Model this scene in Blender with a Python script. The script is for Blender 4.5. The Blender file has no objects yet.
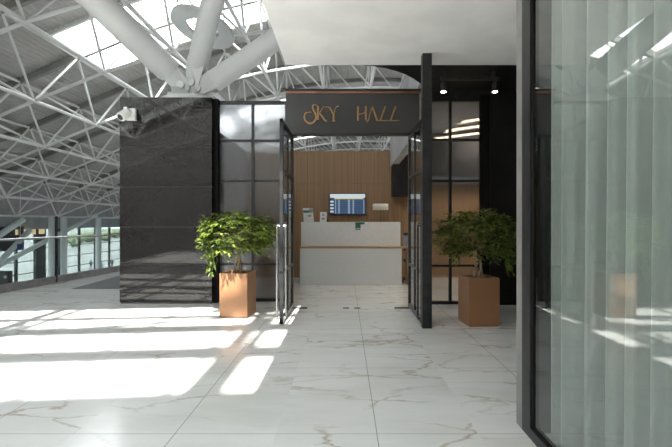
import bpy, bmesh, math, random
from mathutils import Vector, Matrix
random.seed(7)
C = bpy.context.scene.collection
EYE, F, VX, VY = 1.3, 448.0, 345.0, 222.0

def P(x, y, Y):
    """point at depth Y measured from the photograph (used to read sizes off it)"""
    return Vector(((x-VX)*Y/F, Y, EYE+(VY-y)*Y/F))

# ------------------------------------------------------------------ materials
def mat(name, col=(.5,.5,.5), rough=.5, metal=0.0, spec=.5, emit=None, es=0.0):
    m = bpy.data.materials.new(name); m.use_nodes = True
    b = m.node_tree.nodes['Principled BSDF']
    b.inputs['Base Color'].default_value = (*col, 1)
    b.inputs['Roughness'].default_value = rough
    b.inputs['Metallic'].default_value = metal
    b.inputs['Specular IOR Level'].default_value = spec
    if emit:
        b.inputs['Emission Color'].default_value = (*emit, 1)
        b.inputs['Emission Strength'].default_value = es
    return m

def N(m, t, **k):
    n = m.node_tree.nodes.new(t)
    for a, v in k.items(): setattr(n, a, v)
    return n
def L(m, a, b): m.node_tree.links.new(a, b)
def bsdf(m): return m.node_tree.nodes['Principled BSDF']

def speckle(m, c1, c2, scale, lo=.4, hi=.6, vec_scale=(1,1,1), detail=4, bump=0.0, coord='Object'):
    tc = N(m,'ShaderNodeTexCoord'); mp = N(m,'ShaderNodeMapping'); mp.inputs['Scale'].default_value = vec_scale
    nz = N(m,'ShaderNodeTexNoise'); nz.inputs['Scale'].default_value = scale; nz.inputs['Detail'].default_value = detail
    cr = N(m,'ShaderNodeValToRGB'); e = cr.color_ramp.elements
    e[0].position = lo; e[0].color = (*c1,1); e[1].position = hi; e[1].color = (*c2,1)
    L(m,tc.outputs[coord],mp.inputs[0]); L(m,mp.outputs[0],nz.inputs['Vector']); L(m,nz.outputs['Fac'],cr.inputs[0])
    L(m,cr.outputs[0],bsdf(m).inputs['Base Color'])
    if bump:
        bp = N(m,'ShaderNodeBump'); bp.inputs['Strength'].default_value = bump; bp.inputs['Distance'].default_value = .01
        L(m,nz.outputs['Fac'],bp.inputs['Height']); L(m,bp.outputs[0],bsdf(m).inputs['Normal'])
    return m

def glass_mat(name, tint=(.93,.96,.95), ior=1.5, boost=1.0, rough=0.0):
    m = bpy.data.materials.new(name); m.use_nodes = True
    nt = m.node_tree; nt.nodes.clear()
    out = N(m,'ShaderNodeOutputMaterial'); mx = N(m,'ShaderNodeMixShader')
    tr = N(m,'ShaderNodeBsdfTransparent'); tr.inputs[0].default_value = (*tint,1)
    gl = N(m,'ShaderNodeBsdfGlossy'); gl.inputs['Roughness'].default_value = rough
    fr = N(m,'ShaderNodeFresnel'); fr.inputs[0].default_value = ior
    mu = N(m,'ShaderNodeMath', operation='MULTIPLY', use_clamp=True); mu.inputs[1].default_value = boost
    # same Fresnel on both faces of the thin pane
    geo = N(m,'ShaderNodeNewGeometry'); mxi = N(m,'ShaderNodeMix'); mxi.inputs[2].default_value=ior; mxi.inputs[3].default_value=1/ior
    L(m,geo.outputs['Backfacing'],mxi.inputs[0]); L(m,mxi.outputs[0],fr.inputs[0])
    L(m,fr.outputs[0],mu.inputs[0]); L(m,mu.outputs[0],mx.inputs[0])
    L(m,tr.outputs[0],mx.inputs[1]); L(m,gl.outputs[0],mx.inputs[2]); L(m,mx.outputs[0],out.inputs[0])
    return m

def marble():
    m = mat('marble_tile', (.7,.7,.68), .16, spec=.5)
    tc = N(m,'ShaderNodeTexCoord')
    sep = N(m,'ShaderNodeSeparateXYZ'); L(m,tc.outputs['Object'],sep.inputs[0])
    # tile joints
    def joint(axis, size, off, w):
        a = N(m,'ShaderNodeMath',operation='SUBTRACT'); a.inputs[1].default_value = off; L(m,sep.outputs[axis],a.inputs[0])
        d = N(m,'ShaderNodeMath',operation='DIVIDE'); d.inputs[1].default_value = size; L(m,a.outputs[0],d.inputs[0])
        ad = N(m,'ShaderNodeMath',operation='ADD'); ad.inputs[1].default_value = .5; L(m,d.outputs[0],ad.inputs[0])
        fr = N(m,'ShaderNodeMath',operation='FRACT'); L(m,ad.outputs[0],fr.inputs[0])
        s = N(m,'ShaderNodeMath',operation='SUBTRACT'); s.inputs[1].default_value = .5; L(m,fr.outputs[0],s.inputs[0])
        ab = N(m,'ShaderNodeMath',operation='ABSOLUTE'); L(m,s.outputs[0],ab.inputs[0])
        lt = N(m,'ShaderNodeMath',operation='LESS_THAN'); lt.inputs[1].default_value = w/size/2; L(m,ab.outputs[0],lt.inputs[0])
        fl = N(m,'ShaderNodeMath',operation='FLOOR'); L(m,ad.outputs[0],fl.inputs[0])
        return lt, fl
    jx, fx = joint(0, 1.24, .196, .006); jy, fy = joint(1, 1.24, 2.75, .006)
    jm = N(m,'ShaderNodeMath',operation='MAXIMUM'); L(m,jx.outputs[0],jm.inputs[0]); L(m,jy.outputs[0],jm.inputs[1])
    # every tile shifts the vein field
    cmb = N(m,'ShaderNodeCombineXYZ'); L(m,fx.outputs[0],cmb.inputs[0]); L(m,fy.outputs[0],cmb.inputs[1])
    wn = N(m,'ShaderNodeTexWhiteNoise'); L(m,cmb.outputs[0],wn.inputs['Vector'])
    sc = N(m,'ShaderNodeVectorMath',operation='SCALE'); sc.inputs['Scale'].default_value = 9; L(m,wn.outputs['Color'],sc.inputs[0])
    add = N(m,'ShaderNodeVectorMath',operation='ADD'); L(m,tc.outputs['Object'],add.inputs[0]); L(m,sc.outputs[0],add.inputs[1])
    mp = N(m,'ShaderNodeMapping'); mp.inputs['Rotation'].default_value = (0,0,.35); mp.inputs['Scale'].default_value = (.55,1.5,1)
    L(m,add.outputs[0],mp.inputs[0])
    nz = N(m,'ShaderNodeTexNoise'); nz.inputs['Scale'].default_value = 1.7; nz.inputs['Detail'].default_value = 5; nz.inputs['Roughness'].default_value=.6
    L(m,mp.outputs[0],nz.inputs['Vector'])
    mxv = N(m,'ShaderNodeMix',data_type='VECTOR'); mxv.inputs[0].default_value = .35
    L(m,mp.outputs[0],mxv.inputs[4]); L(m,nz.outputs['Color'],mxv.inputs[5])
    vo = N(m,'ShaderNodeTexVoronoi',feature='DISTANCE_TO_EDGE'); vo.inputs['Scale'].default_value = 2.9
    L(m,mxv.outputs[1],vo.inputs['Vector'])
    vr = N(m,'ShaderNodeValToRGB'); e = vr.color_ramp.elements
    e[0].position = 0; e[0].color = (1,1,1,1); e[1].position = .032; e[1].color=(0,0,0,1)
    L(m,vo.outputs['Distance'],vr.inputs[0])
    vo2 = N(m,'ShaderNodeTexNoise'); vo2.inputs['Scale'].default_value = 1.3; vo2.inputs['Detail'].default_value=3; L(m,mp.outputs[0],vo2.inputs['Vector'])
    mk = N(m,'ShaderNodeValToRGB'); e = mk.color_ramp.elements; e[0].position=.40; e[0].color=(0,0,0,1); e[1].position=.62; e[1].color=(1,1,1,1)
    L(m,vo2.outputs['Fac'],mk.inputs[0])
    mm = N(m,'ShaderNodeMath',operation='MULTIPLY'); L(m,vr.outputs[0],mm.inputs[0]); L(m,mk.outputs[0],mm.inputs[1])
    # cloudy base
    cl = N(m,'ShaderNodeValToRGB'); e = cl.color_ramp.elements
    e[0].position=.35; e[0].color=(.70,.70,.68,1); e[1].position=.62; e[1].color=(.80,.805,.795,1)
    L(m,nz.outputs['Fac'],cl.inputs[0])
    vc = N(m,'ShaderNodeMix',data_type='RGBA'); L(m,vo2.outputs['Fac'],vc.inputs[0])
    vc.inputs[6].default_value=(.36,.35,.33,1); vc.inputs[7].default_value=(.52,.45,.34,1)
    m1 = N(m,'ShaderNodeMix',data_type='RGBA'); L(m,mm.outputs[0],m1.inputs[0]); L(m,cl.outputs[0],m1.inputs[6]); L(m,vc.outputs[2],m1.inputs[7])
    m2 = N(m,'ShaderNodeMix',data_type='RGBA'); L(m,jm.outputs[0],m2.inputs[0]); L(m,m1.outputs[2],m2.inputs[6]); m2.inputs[7].default_value=(.36,.36,.35,1)
    L(m,m2.outputs[2],bsdf(m).inputs['Base Color'])
    return m

def wood(name, c1, c2, rough=.5, strip=.055):
    m = mat(name, c1, rough)
    tc = N(m,'ShaderNodeTexCoord'); mp = N(m,'ShaderNodeMapping'); mp.inputs['Scale'].default_value = (1/strip,1/strip,.35)
    nz = N(m,'ShaderNodeTexNoise'); nz.inputs['Scale'].default_value = 1.0; nz.inputs['Detail'].default_value = 6
    cr = N(m,'ShaderNodeValToRGB'); e = cr.color_ramp.elements
    e[0].position=.3; e[0].color=(*c1,1); e[1].position=.7; e[1].color=(*c2,1)
    L(m,tc.outputs['Object'],mp.inputs[0]); L(m,mp.outputs[0],nz.inputs['Vector']); L(m,nz.outputs['Fac'],cr.inputs[0])
    L(m,cr.outputs[0],bsdf(m).inputs['Base Color'])
    return m

def leafmat(name, c1, c2):
    m = mat(name, c1, .38); m.node_tree.nodes
    oi = N(m,'ShaderNodeTexCoord'); nz = N(m,'ShaderNodeTexNoise'); nz.inputs['Scale'].default_value = 19; nz.inputs['Detail'].default_value=2
    cr = N(m,'ShaderNodeValToRGB'); e = cr.color_ramp.elements
    e[0].position=.38; e[0].color=(*c1,1); e[1].position=.64; e[1].color=(*c2,1)
    L(m,oi.outputs['Object'],nz.inputs['Vector']); L(m,nz.outputs['Fac'],cr.inputs[0]); L(m,cr.outputs[0],bsdf(m).inputs['Base Color'])
    tl = N(m,'ShaderNodeBsdfTranslucent'); L(m,cr.outputs[0],tl.inputs[0]); mx = N(m,'ShaderNodeMixShader'); mx.inputs[0].default_value=.3
    out = m.node_tree.nodes['Material Output']; L(m,bsdf(m).outputs[0],mx.inputs[1]); L(m,tl.outputs[0],mx.inputs[2]); L(m,mx.outputs[0],out.inputs[0])
    return m

def fluted(tmix=.85,rr=.24,cc=(.68,.69,.71,1)):
    m = bpy.data.materials.new('reeded_glass'); m.use_nodes = True
    m.node_tree.nodes.clear()
    out = N(m,'ShaderNodeOutputMaterial')
    tr = N(m,'ShaderNodeBsdfTransparent'); tr.inputs[0].default_value=(.72,.73,.74,1)
    rf = N(m,'ShaderNodeBsdfRefraction'); rf.inputs['Color'].default_value=cc; rf.inputs['Roughness'].default_value=rr; rf.inputs['IOR'].default_value=1.12
    gl = N(m,'ShaderNodeBsdfAnisotropic'); gl.inputs['Color'].default_value=(.8,.8,.8,1); gl.inputs['Roughness'].default_value=.22
    a = N(m,'ShaderNodeMixShader'); a.inputs[0].default_value=tmix
    b = N(m,'ShaderNodeMixShader'); b.inputs[0].default_value=.10
    L(m,tr.outputs[0],a.inputs[1]); L(m,rf.outputs[0],a.inputs[2]); L(m,a.outputs[0],b.inputs[1]); L(m,gl.outputs[0],b.inputs[2]); L(m,b.outputs[0],out.inputs[0])
    return m

M = {}
M['marble'] = marble()
M['granite'] = speckle(mat('black_granite',(.02,.02,.02),.035,spec=.6),(.007,.0062,.006),(.030,.0265,.025),95,.42,.70)
M['granite_joint'] = mat('granite_joint',(.16,.15,.145),.6)
M['black_wall'] = speckle(mat('matt_black_panel',(.012,.012,.012),.55,spec=.2),(.009,.009,.009),(.014,.014,.014),3)
M['plaster'] = speckle(mat('white_plaster',(.8,.8,.78),.9,spec=.2),(.74,.74,.725),(.80,.80,.785),2.0)
M['grey_plaster'] = speckle(mat('grey_plaster',(.4,.4,.41),.9,spec=.2),(.37,.37,.38),(.43,.43,.44),2.0)
M['white_steel'] = speckle(mat('white_painted_steel',(.62,.63,.62),.42),(.76,.77,.76),(.79,.80,.79),1.0)
M['truss'] = speckle(mat('truss_paint',(.5,.5,.48),.45),(.68,.68,.66),(.76,.76,.74),1.2)
M['deck'] = speckle(mat('roof_deck_sheet',(.3,.3,.29),.5),(.39,.38,.36),(.47,.46,.44),.6)
M['purlin'] = speckle(mat('purlin_steel',(.22,.21,.2),.5),(.23,.225,.21),(.29,.285,.27),.8)
M['frame'] = speckle(mat('charcoal_frame',(.022,.023,.025),.38,.3),(.020,.021,.023),(.030,.031,.033),8)
M['frame_grey'] = speckle(mat('grey_aluminium',(.25,.24,.235),.45,.4),(.30,.29,.28),(.36,.35,.34),6)
M['gasket'] = speckle(mat('black_gasket',(.008,.008,.008),.7,spec=.1),(.006,.006,.006),(.01,.01,.01),9)
M['board'] = speckle(mat('sign_board',(.035,.034,.034),.5),(.034,.033,.033),(.044,.042,.041),2.5)
M['copper'] = speckle(mat('copper_trim',(.3,.14,.08),.4,.6),(.25,.12,.07),(.34,.17,.1),9)
M['gold'] = speckle(mat('brushed_bronze',(.45,.27,.12),.35,.7),(.36,.21,.09),(.50,.31,.14),30)
M['steel'] = speckle(mat('brushed_steel',(.55,.55,.54),.25,1),(.5,.5,.49),(.62,.62,.6),40)
M['tan'] = speckle(mat('tan_metal_planter',(.5,.24,.1),.45),(.26,.126,.058),(.285,.138,.063),2.0)
M['soil'] = speckle(mat('soil',(.05,.035,.025),.95),(.03,.02,.014),(.11,.08,.055),40,bump=.8)
M['bark'] = speckle(mat('pale_bark',(.3,.22,.15),.8),(.20,.14,.09),(.38,.30,.21),22,vec_scale=(1,1,.3),bump=.4)
M['leaf'] = leafmat('ficus_leaf',(.012,.042,.010),(.24,.30,.045))
M['oak'] = wood('oak_wall_cladding',(.235,.135,.062),(.31,.19,.095),strip=.04)
M['oak_edge'] = wood('oak_shelf',(.40,.24,.12),(.50,.32,.17),strip=.3)
M['groove'] = mat('oak_groove',(.10,.055,.03),.7)
M['counter'] = speckle(mat('white_counter_laminate',(.6,.6,.58),.5),(.68,.69,.67),(.72,.73,.71),30)
M['glass'] = glass_mat('clear_glass',(.93,.95,.95),1.45,1.0)
M['bal_glass'] = glass_mat('balustrade_glass',(.84,.90,.90),1.45,.8)
M['big_glass'] = glass_mat('shopfront_glass',(.88,.91,.895),1.5,1.4)
M['reed'] = fluted(); M['reed_clear'] = fluted(.7,.14,(.92,.92,.92,1)); M['facade_glass'] = glass_mat('tinted_facade_glass',(.58,.605,.61),1.45,.6)
M['carpet'] = speckle(mat('grey_carpet',(.14,.14,.14),.95),(.12,.12,.125),(.17,.17,.175),60)
M['lower_floor'] = speckle(mat('lower_floor',(.4,.4,.4),.25),(.34,.35,.36),(.44,.45,.45),.8)
M['asphalt'] = speckle(mat('pale_paving',(.5,.49,.46),.9),(.13,.13,.12),(.17,.165,.155),.15)
M['dist_leaf'] = speckle(mat('distant_foliage',(.2,.26,.14),.9),(.10,.12,.065),(.18,.20,.12),.9)
M['lampshade'] = speckle(mat('cream_lampshade',(.7,.68,.6),.9),(.66,.64,.57),(.74,.72,.65),30)
M['curtain'] = None
def curtain():
    m = mat('sheer_curtain',(.6,.66,.63),.9,spec=.1)
    speckle(m,(.80,.83,.81),(.86,.885,.87),60,vec_scale=(1,1,.2))
    tl = N(m,'ShaderNodeBsdfTranslucent'); tl.inputs[0].default_value=(.70,.73,.70,1)
    mx = N(m,'ShaderNodeMixShader'); mx.inputs[0].default_value=.22
    out = m.node_tree.nodes['Material Output']; L(m,bsdf(m).outputs[0],mx.inputs[1]); L(m,tl.outputs[0],mx.inputs[2])
    # sheer weave: open where seen straight on, denser where the fold turns edge-on
    lw = N(m,'ShaderNodeLayerWeight'); lw.inputs[0].default_value=.5
    mr = N(m,'ShaderNodeMapRange'); mr.inputs[1].default_value=0; mr.inputs[2].default_value=.8; mr.inputs[3].default_value=.52; mr.inputs[4].default_value=0
    tp = N(m,'ShaderNodeBsdfTransparent'); m3 = N(m,'ShaderNodeMixShader')
    L(m,lw.outputs['Facing'],mr.inputs[0]); L(m,mr.outputs[0],m3.inputs[0]); L(m,mx.outputs[0],m3.inputs[1]); L(m,tp.outputs[0],m3.inputs[2]); L(m,m3.outputs[0],out.inputs[0])
    return m
M['curtain'] = curtain()
M['cctv'] = speckle(mat('white_plastic',(.75,.75,.73),.35),(.72,.72,.70),(.80,.80,.78),12)
M['black_plastic'] = speckle(mat('black_plastic',(.015,.015,.016),.4),(.012,.012,.013),(.022,.022,.024),20)
M['led'] = mat('warm_led_strip',(.9,.8,.6),.5,emit=(1,.80,.55),es=7.0)
M['spot_lens'] = mat('spot_lens',(1,.9,.8),.4,emit=(1,.80,.62),es=60.0)
M['paper'] = speckle(mat('printed_paper',(.6,.6,.58),.7),(.62,.62,.60),(.70,.70,.68),50)
M['teal'] = speckle(mat('teal_green_print',(.02,.16,.12),.5),(.018,.14,.10),(.03,.18,.135),30)
M['print_grey'] = speckle(mat('grey_print',(.2,.2,.21),.6),(.18,.18,.19),(.3,.3,.31),60)
def skin_like(n,c): return speckle(mat(n,c,.8),tuple(v*.85 for v in c),c,9)
M['dark_cloth'] = skin_like('dark_cloth',(.03,.03,.04)); M['blue_cloth'] = skin_like('blue_cloth',(.06,.08,.14)); M['skin']=skin_like('skin',(.45,.28,.2))

# ------------------------------------------------------------------ mesh helper
class MB:
    def __init__(s): s.v=[]; s.f=[]
    def box(s,x0,x1,y0,y1,z0,z1,rz=0,c=None):
        b=len(s.v); pts=[(x0,y0,z0),(x1,y0,z0),(x1,y1,z0),(x0,y1,z0),(x0,y0,z1),(x1,y0,z1),(x1,y1,z1),(x0,y1,z1)]
        if rz:
            c = c or ((x0+x1)/2,(y0+y1)/2); k,q=math.cos(rz),math.sin(rz)
            pts=[(c[0]+(p[0]-c[0])*k-(p[1]-c[1])*q, c[1]+(p[0]-c[0])*q+(p[1]-c[1])*k, p[2]) for p in pts]
        s.v+=pts
        s.f+=[tuple(b+i for i in t) for t in ((0,3,2,1),(4,5,6,7),(0,1,5,4),(1,2,6,5),(2,3,7,6),(3,0,4,7))]; return s
    def bar(s,p,q,w,h,up=(0,0,1)):
        p,q=Vector(p),Vector(q); d=(q-p).normalized(); u=Vector(up)
        if abs(d.dot(u))>.95: u=Vector((1,0,0))
        a=d.cross(u).normalized()*w/2; c=a.cross(d).normalized()*h/2; b=len(s.v)
        for e in (p,q): s.v+=[tuple(e-a-c),tuple(e+a-c),tuple(e+a+c),tuple(e-a+c)]
        s.f+=[tuple(b+i for i in t) for t in ((0,1,2,3),(7,6,5,4),(0,4,5,1),(1,5,6,2),(2,6,7,3),(3,7,4,0))]; return s
    def tube(s,pts,r,n=8,cap=True):
        pts=[Vector(p) for p in pts]; rs=r if isinstance(r,(list,tuple)) else [r]*len(pts)
        b=len(s.v); ref=None
        for i,p in enumerate(pts):
            d=(pts[min(i+1,len(pts)-1)]-pts[max(i-1,0)]).normalized()
            if ref is None: ref=Vector((0,0,1)) if abs(d.z)<.9 else Vector((1,0,0))
            a=d.cross(ref).normalized(); c=a.cross(d).normalized(); ref=c
            for k in range(n):
                t=2*math.pi*k/n; s.v.append(tuple(p+(a*math.cos(t)+c*math.sin(t))*rs[i]))
        for i in range(len(pts)-1):
            for k in range(n):
                s.f.append((b+i*n+k,b+i*n+(k+1)%n,b+(i+1)*n+(k+1)%n,b+(i+1)*n+k))
        if cap:
            s.f.append(tuple(b+k for k in range(n))[::-1]); e=b+(len(pts)-1)*n; s.f.append(tuple(e+k for k in range(n)))
        return s
    def lathe(s,cx,cy,prof,n=24):
        b=len(s.v)
        for r,z in prof:
            for k in range(n):
                t=2*math.pi*k/n; s.v.append((cx+r*math.cos(t),cy+r*math.sin(t),z))
        for i in range(len(prof)-1):
            for k in range(n): s.f.append((b+i*n+k,b+i*n+(k+1)%n,b+(i+1)*n+(k+1)%n,b+(i+1)*n+k))
        s.f.append(tuple(b+k for k in range(n))[::-1]); e=b+(len(prof)-1)*n; s.f.append(tuple(e+k for k in range(n))); return s
    def prism(s,poly,t,axis='z'):
        """poly: list of Vectors, t: Vector extrusion"""
        b=len(s.v); n=len(poly); t=Vector(t)
        s.v+=[tuple(p) for p in poly]+[tuple(Vector(p)+t) for p in poly]
        s.f.append(tuple(range(b,b+n))); s.f.append(tuple(range(b+2*n-1,b+n-1,-1)))
        for i in range(n): s.f.append((b+i,b+n+i,b+n+(i+1)%n,b+(i+1)%n))
        return s
    def ribbon(s,pts,w,t):
        """flat stroke in the XZ plane facing -Y, with depth t"""
        pts=[Vector(p) for p in pts]; ws=w if isinstance(w,(list,tuple)) else [w]*len(pts)
        l=[];r=[]
        for i,p in enumerate(pts):
            d=(pts[min(i+1,len(pts)-1)]-pts[max(i-1,0)]); nrm=Vector((-d.z,0,d.x)).normalized()*ws[i]/2
            l.append(p+nrm); r.append(p-nrm)
        b=len(s.v); T=Vector((0,t,0)); n=len(pts)
        for i in range(n): s.v+=[tuple(l[i]),tuple(r[i]),tuple(r[i]+T),tuple(l[i]+T)]
        for i in range(n-1):
            o=b+4*i
            for k in range(4): s.f.append((o+k,o+(k+1)%4,o+4+(k+1)%4,o+4+k))
        s.f.append((b,b+1,b+2,b+3)); o=b+4*(n-1); s.f.append((o+3,o+2,o+1,o)); return s
    def build(s,name,m,parent=None,smooth=False,bevel=0,fix=True):
        if parent is not None: off=Vector(parent['_base']) 
        else:
            xs=[v[0] for v in s.v]; ys=[v[1] for v in s.v]; zs=[v[2] for v in s.v]
            off=Vector(((min(xs)+max(xs))/2,(min(ys)+max(ys))/2,min(zs))) if name not in('floor',) else Vector((0,0,0))
        me=bpy.data.meshes.new(name); me.from_pydata([tuple(Vector(v)-off) for v in s.v],[],s.f)
        if fix:
            bm=bmesh.new(); bm.from_mesh(me); bmesh.ops.recalc_face_normals(bm,faces=bm.faces); bm.to_mesh(me); bm.free()
        if smooth:
            for p in me.polygons: p.use_smooth=True
        me.materials.append(M[m] if isinstance(m,str) else m)
        o=bpy.data.objects.new(name,me); C.objects.link(o)
        if parent is None: o.location=off
        else: o.parent=parent
        o['_base']=tuple(off) 
        if smooth:
            try: 
                md=o.modifiers.new('n','EDGE_SPLIT'); md.split_angle=math.radians(40)
            except Exception: pass
        if bevel:
            md=o.modifiers.new('b','BEVEL'); md.width=bevel; md.segments=2; md.limit_method='ANGLE'
        return o

def tag(o,label=None,cat=None,group=None,kind=None):
    if label: o['label']=label
    if cat: o['category']=cat
    if group: o['group']=group
    if kind: o['kind']=kind
    return o
def thing(name,loc,label=None,cat=None,group=None,kind=None):
    o=bpy.data.objects.new(name,None); o.empty_display_size=.1; C.objects.link(o); o.location=loc; o['_base']=tuple(loc)
    return tag(o,label,cat,group,kind)
def sub(o):   # children of a child mesh share its origin
    return o
def copy_tree(o,parent=None):
    c=o.copy(); C.objects.link(c)
    if parent is not None: c.parent=parent
    for ch in [x for x in o.children]: copy_tree(ch,c)
    return c
def struct(mb,name,m,label=None,cat=None,**k):
    return tag(mb.build(name,m,**k),label,cat,kind='structure')

# ================================================================== SETTING
# ---- upper floor (marble mezzanine)
BAL = lambda Y: -6.3+.09*(Y-8.2)            # line of the glass balustrade
fl = MB(); fl.prism([Vector((BAL(-6)-.12,-6,-.45)),Vector((4.2,-6,-.45)),Vector((4.2,24,-.45)),Vector((BAL(24)-.12,24,-.45))],(0,0,.45))
struct(fl,'floor','marble','polished white marble tile floor with beige veins','floor')
# ---- lower level
struct(MB().box(-26.2,-5,-20,85,-7.3,-7.0),'floor','lower_floor','pale lower concourse floor beyond the balustrade','floor').name='floor_lower'
struct(MB().box(-4.8,16,-20,85,-7.3,-7.0),'floor_lower','lower_floor')
# ---- granite wall on the left
g=MB(); zs=[0,.02,.62,1.22,1.855,2.49,3.12,3.28]
X0,X1,Y0=-3.57,-2.11,7.1
for a,b in zip(zs[1:-1],zs[2:]): g.box(X0,X1,Y0,Y0+.26,a+.004,b-.004)
wl=struct(g,'wall_left','granite','polished black granite wall pier of large stacked slabs','wall')
wl2=MB().box(X0+.012,X1-.012,Y0+.012,Y0+.25,0,3.275).build('joint_backing','granite_joint',None); tag(wl2,kind='structure'); wl2.name='trim_1'
# ---- right black wall
struct(MB().box(2.27,4.2,7.0,7.2,0,3.36),'wall_right','black_wall','matt black wall behind the shaded planter','wall')
# ---- ceilings
struct(MB().box(-.774,4.2,-4,5.88,3.36,3.66),'ceiling','plaster','smooth white plaster ceiling over the entrance','ceiling')
arc=[]
for x,y in ((362,65.2),(372,66),(385,68.2),(396,71),(405,74.2),(414,79),(421,84),(428,91.5)):
    Y=2.06*448/(222-y); arc.append(Vector(((x-345)*Y/448,Y,3.36)))
poly=arc+[Vector((1.33,7.1,3.36)),Vector((4.2,7.1,3.36)),Vector((4.2,5.885,3.36))]
struct(MB().prism(poly,(0,0,.3)),'ceiling','black_wall','matt black ceiling with a curved edge above the glass door','ceiling').name='ceiling_black'
# ---- wood back wall of the hall
YB=10.5
w=MB()
zr=[(0,1.29),(1.295,2.20),(2.205,2.96)]
x=-2.3
while x<4.1:
    for a,b in zr:
        if a>2 and x>1.04: continue
        w.box(x+.003,min(x+.155,4.2),YB,YB+.03,a,b)
    x+=.158
ob=struct(w,'wall_back','oak','oak clad wall behind the reception counter','wall')
struct(MB().box(-2.3,1.07,YB+.03,YB+.2,0,2.955),'wall_back_core','groove').name='trim_2'
struct(MB().box(1.08,4.2,YB+.03,YB+.2,0,2.2),'trim_3','groove')
# left wall of hall
struct(MB().box(-2.45,-2.31,7.46,10.7,0,2.96),'wall_hall_left','grey_plaster')
# grey side wall up high, black bulkhead over the back right
struct(MB().prism([Vector((1.06,7.45,2.63)),Vector((1.06,10.5,2.59)),Vector((1.06,10.5,3.9)),Vector((1.06,7.45,3.9))],(.15,0,0)),'wall_upper_right','grey_plaster')
struct(MB().box(1.08,1.75,10.05,10.48,1.89,3.3),'wall_bulkhead','black_wall')
struct(MB().box(1.76,4.2,10.05,10.48,2.32,3.3),'wall_bulkhead','frame')
struct(MB().box(1.24,4.2,7.3,10.7,3.36,3.6),'ceiling_hall','grey_plaster')
struct(MB().box(4.2,4.35,-4,10.7,0,3.6),'wall_far_right','grey_plaster')
# ---- roof (barrel profile falling to the left)
XL=[-25.2,-22.3,-19.4,-16.4,-13.6,-10.5,-7.5,-4.4,-1.4,1.7,4.7,7.8,10.8,13.8]
HL=[.45,1.65,2.9,4.1,5.3,6.56,7.5,8.2,8.65,8.85,8.8,8.5,8.0,7.2]
def slope(i):
    a,b=max(i-1,0),min(i+1,len(XL)-1); return (HL[b]-HL[a])/(XL[b]-XL[a])
low=[(XL[i],HL[i]+EYE) for i in range(len(XL))]
upp=[(XL[i]+1.2*slope(i)*.9,HL[i]+EYE+2.77) for i in range(len(XL))]
def upz(x):
    p=[(-29,upp[0][1]-1.6)]+upp+[(18,upp[-1][1]-1.3)]
    for (a,za),(b,zb) in zip(p,p[1:]):
        if a<=x<=b: return za+(zb-za)*(x-a)/(b-a)
    return p[-1][1]
SKY=[(-13.2,1.5,-4.8,-1.0),(-13.2,3.0,19.7,24.5),(-13.2,3.0,39.2,44.1),(-22,2,-19,-13.5),(-22,2,-12.6,-7.4)]  # last two strips, far behind the camera, are added to raise the ambient light
ys=sorted({-20,85}|{v for s in SKY for v in s[2:]})
dk=MB(); st=.055; n=int((17+28)/st)
for ya,yb in zip(ys,ys[1:]):
    ym=(ya+yb)/2
    for i in range(n):
        xa=-28+i*st; xb=xa+st
        if any(s[0]<=(xa+xb)/2<=s[1] and s[2]<=ym<=s[3] for s in SKY): continue
        k=i%4; h=[(0,.0),(0,.06),(.06,.06),(.06,0)][k]
        za=upz(xa)+.22+h[0]; zb=upz(xb)+.22+h[1]; b=len(dk.v)
        dk.v+=[(xa,ya,za),(xb,ya,zb),(xb,yb,zb),(xa,yb,za)]; dk.f.append((b,b+1,b+2,b+3))
o=dk.build('ceiling_roof','deck',fix=False); md=o.modifiers.new('s','SOLIDIFY'); md.thickness=.03; tag(o,'ribbed grey metal roof deck of the terminal','roof',kind='structure')
# skylights: frames and glazing bars
for n_,(xa,xb,ya,yb) in enumerate(SKY):
    t=thing('window_%d'%(5+n_),((xa+xb)/2,(ya+yb)/2,upz(-5)),'glazed skylight strip in the terminal roof, rearmost ones added for fill light','skylight',kind='structure')
    f=MB(); fine=n_==0
    def arcbar(y,w,h,dz=.2):
        px=xa
        while px<xb-.01:
            q=min(px+.9,xb); f.bar((px,y,upz(px)+dz),(q,y,upz(q)+dz),w,h); px=q
    arcbar(ya,.16,.3); arcbar(yb,.16,.3)
    if fine:
        arcbar(ya+(yb-ya)*.32,.34,.12)
        px=xa
        while px<=xb: f.bar((px,ya,upz(px)+.2),(px,yb,upz(px)+.2),.09,.1); px+=1.05
    else:
        px=xa
        while px<=xb+.01: f.bar((px,ya,upz(px)+.3),(px,yb,upz(px)+.3),.09,.14); px+=2.7
    f.build('skylight_frame','truss',t)
    gp=MB(); px=xa
    while px<xb-.01:
        q=min(px+.9,xb); b=len(gp.v); gp.v+=[(px,ya,upz(px)+.36),(q,ya,upz(q)+.36),(q,yb,upz(q)+.36),(px,yb,upz(px)+.36)]; gp.f.append((b,b+1,b+2,b+3)); px=q
    gp.build('pane','glass',t,fix=False)
# enclosing walls of the terminal
struct(MB().box(17,17.3,-20,85,-7,13),'wall_terminal_right','grey_plaster')
struct(MB().box(-28,17,85,85.3,-7,14),'wall_terminal_end','grey_plaster')
struct(MB().box(-28,17,-20.3,-20,-7,13.0),'wall_terminal_rear','frame_grey')
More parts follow.
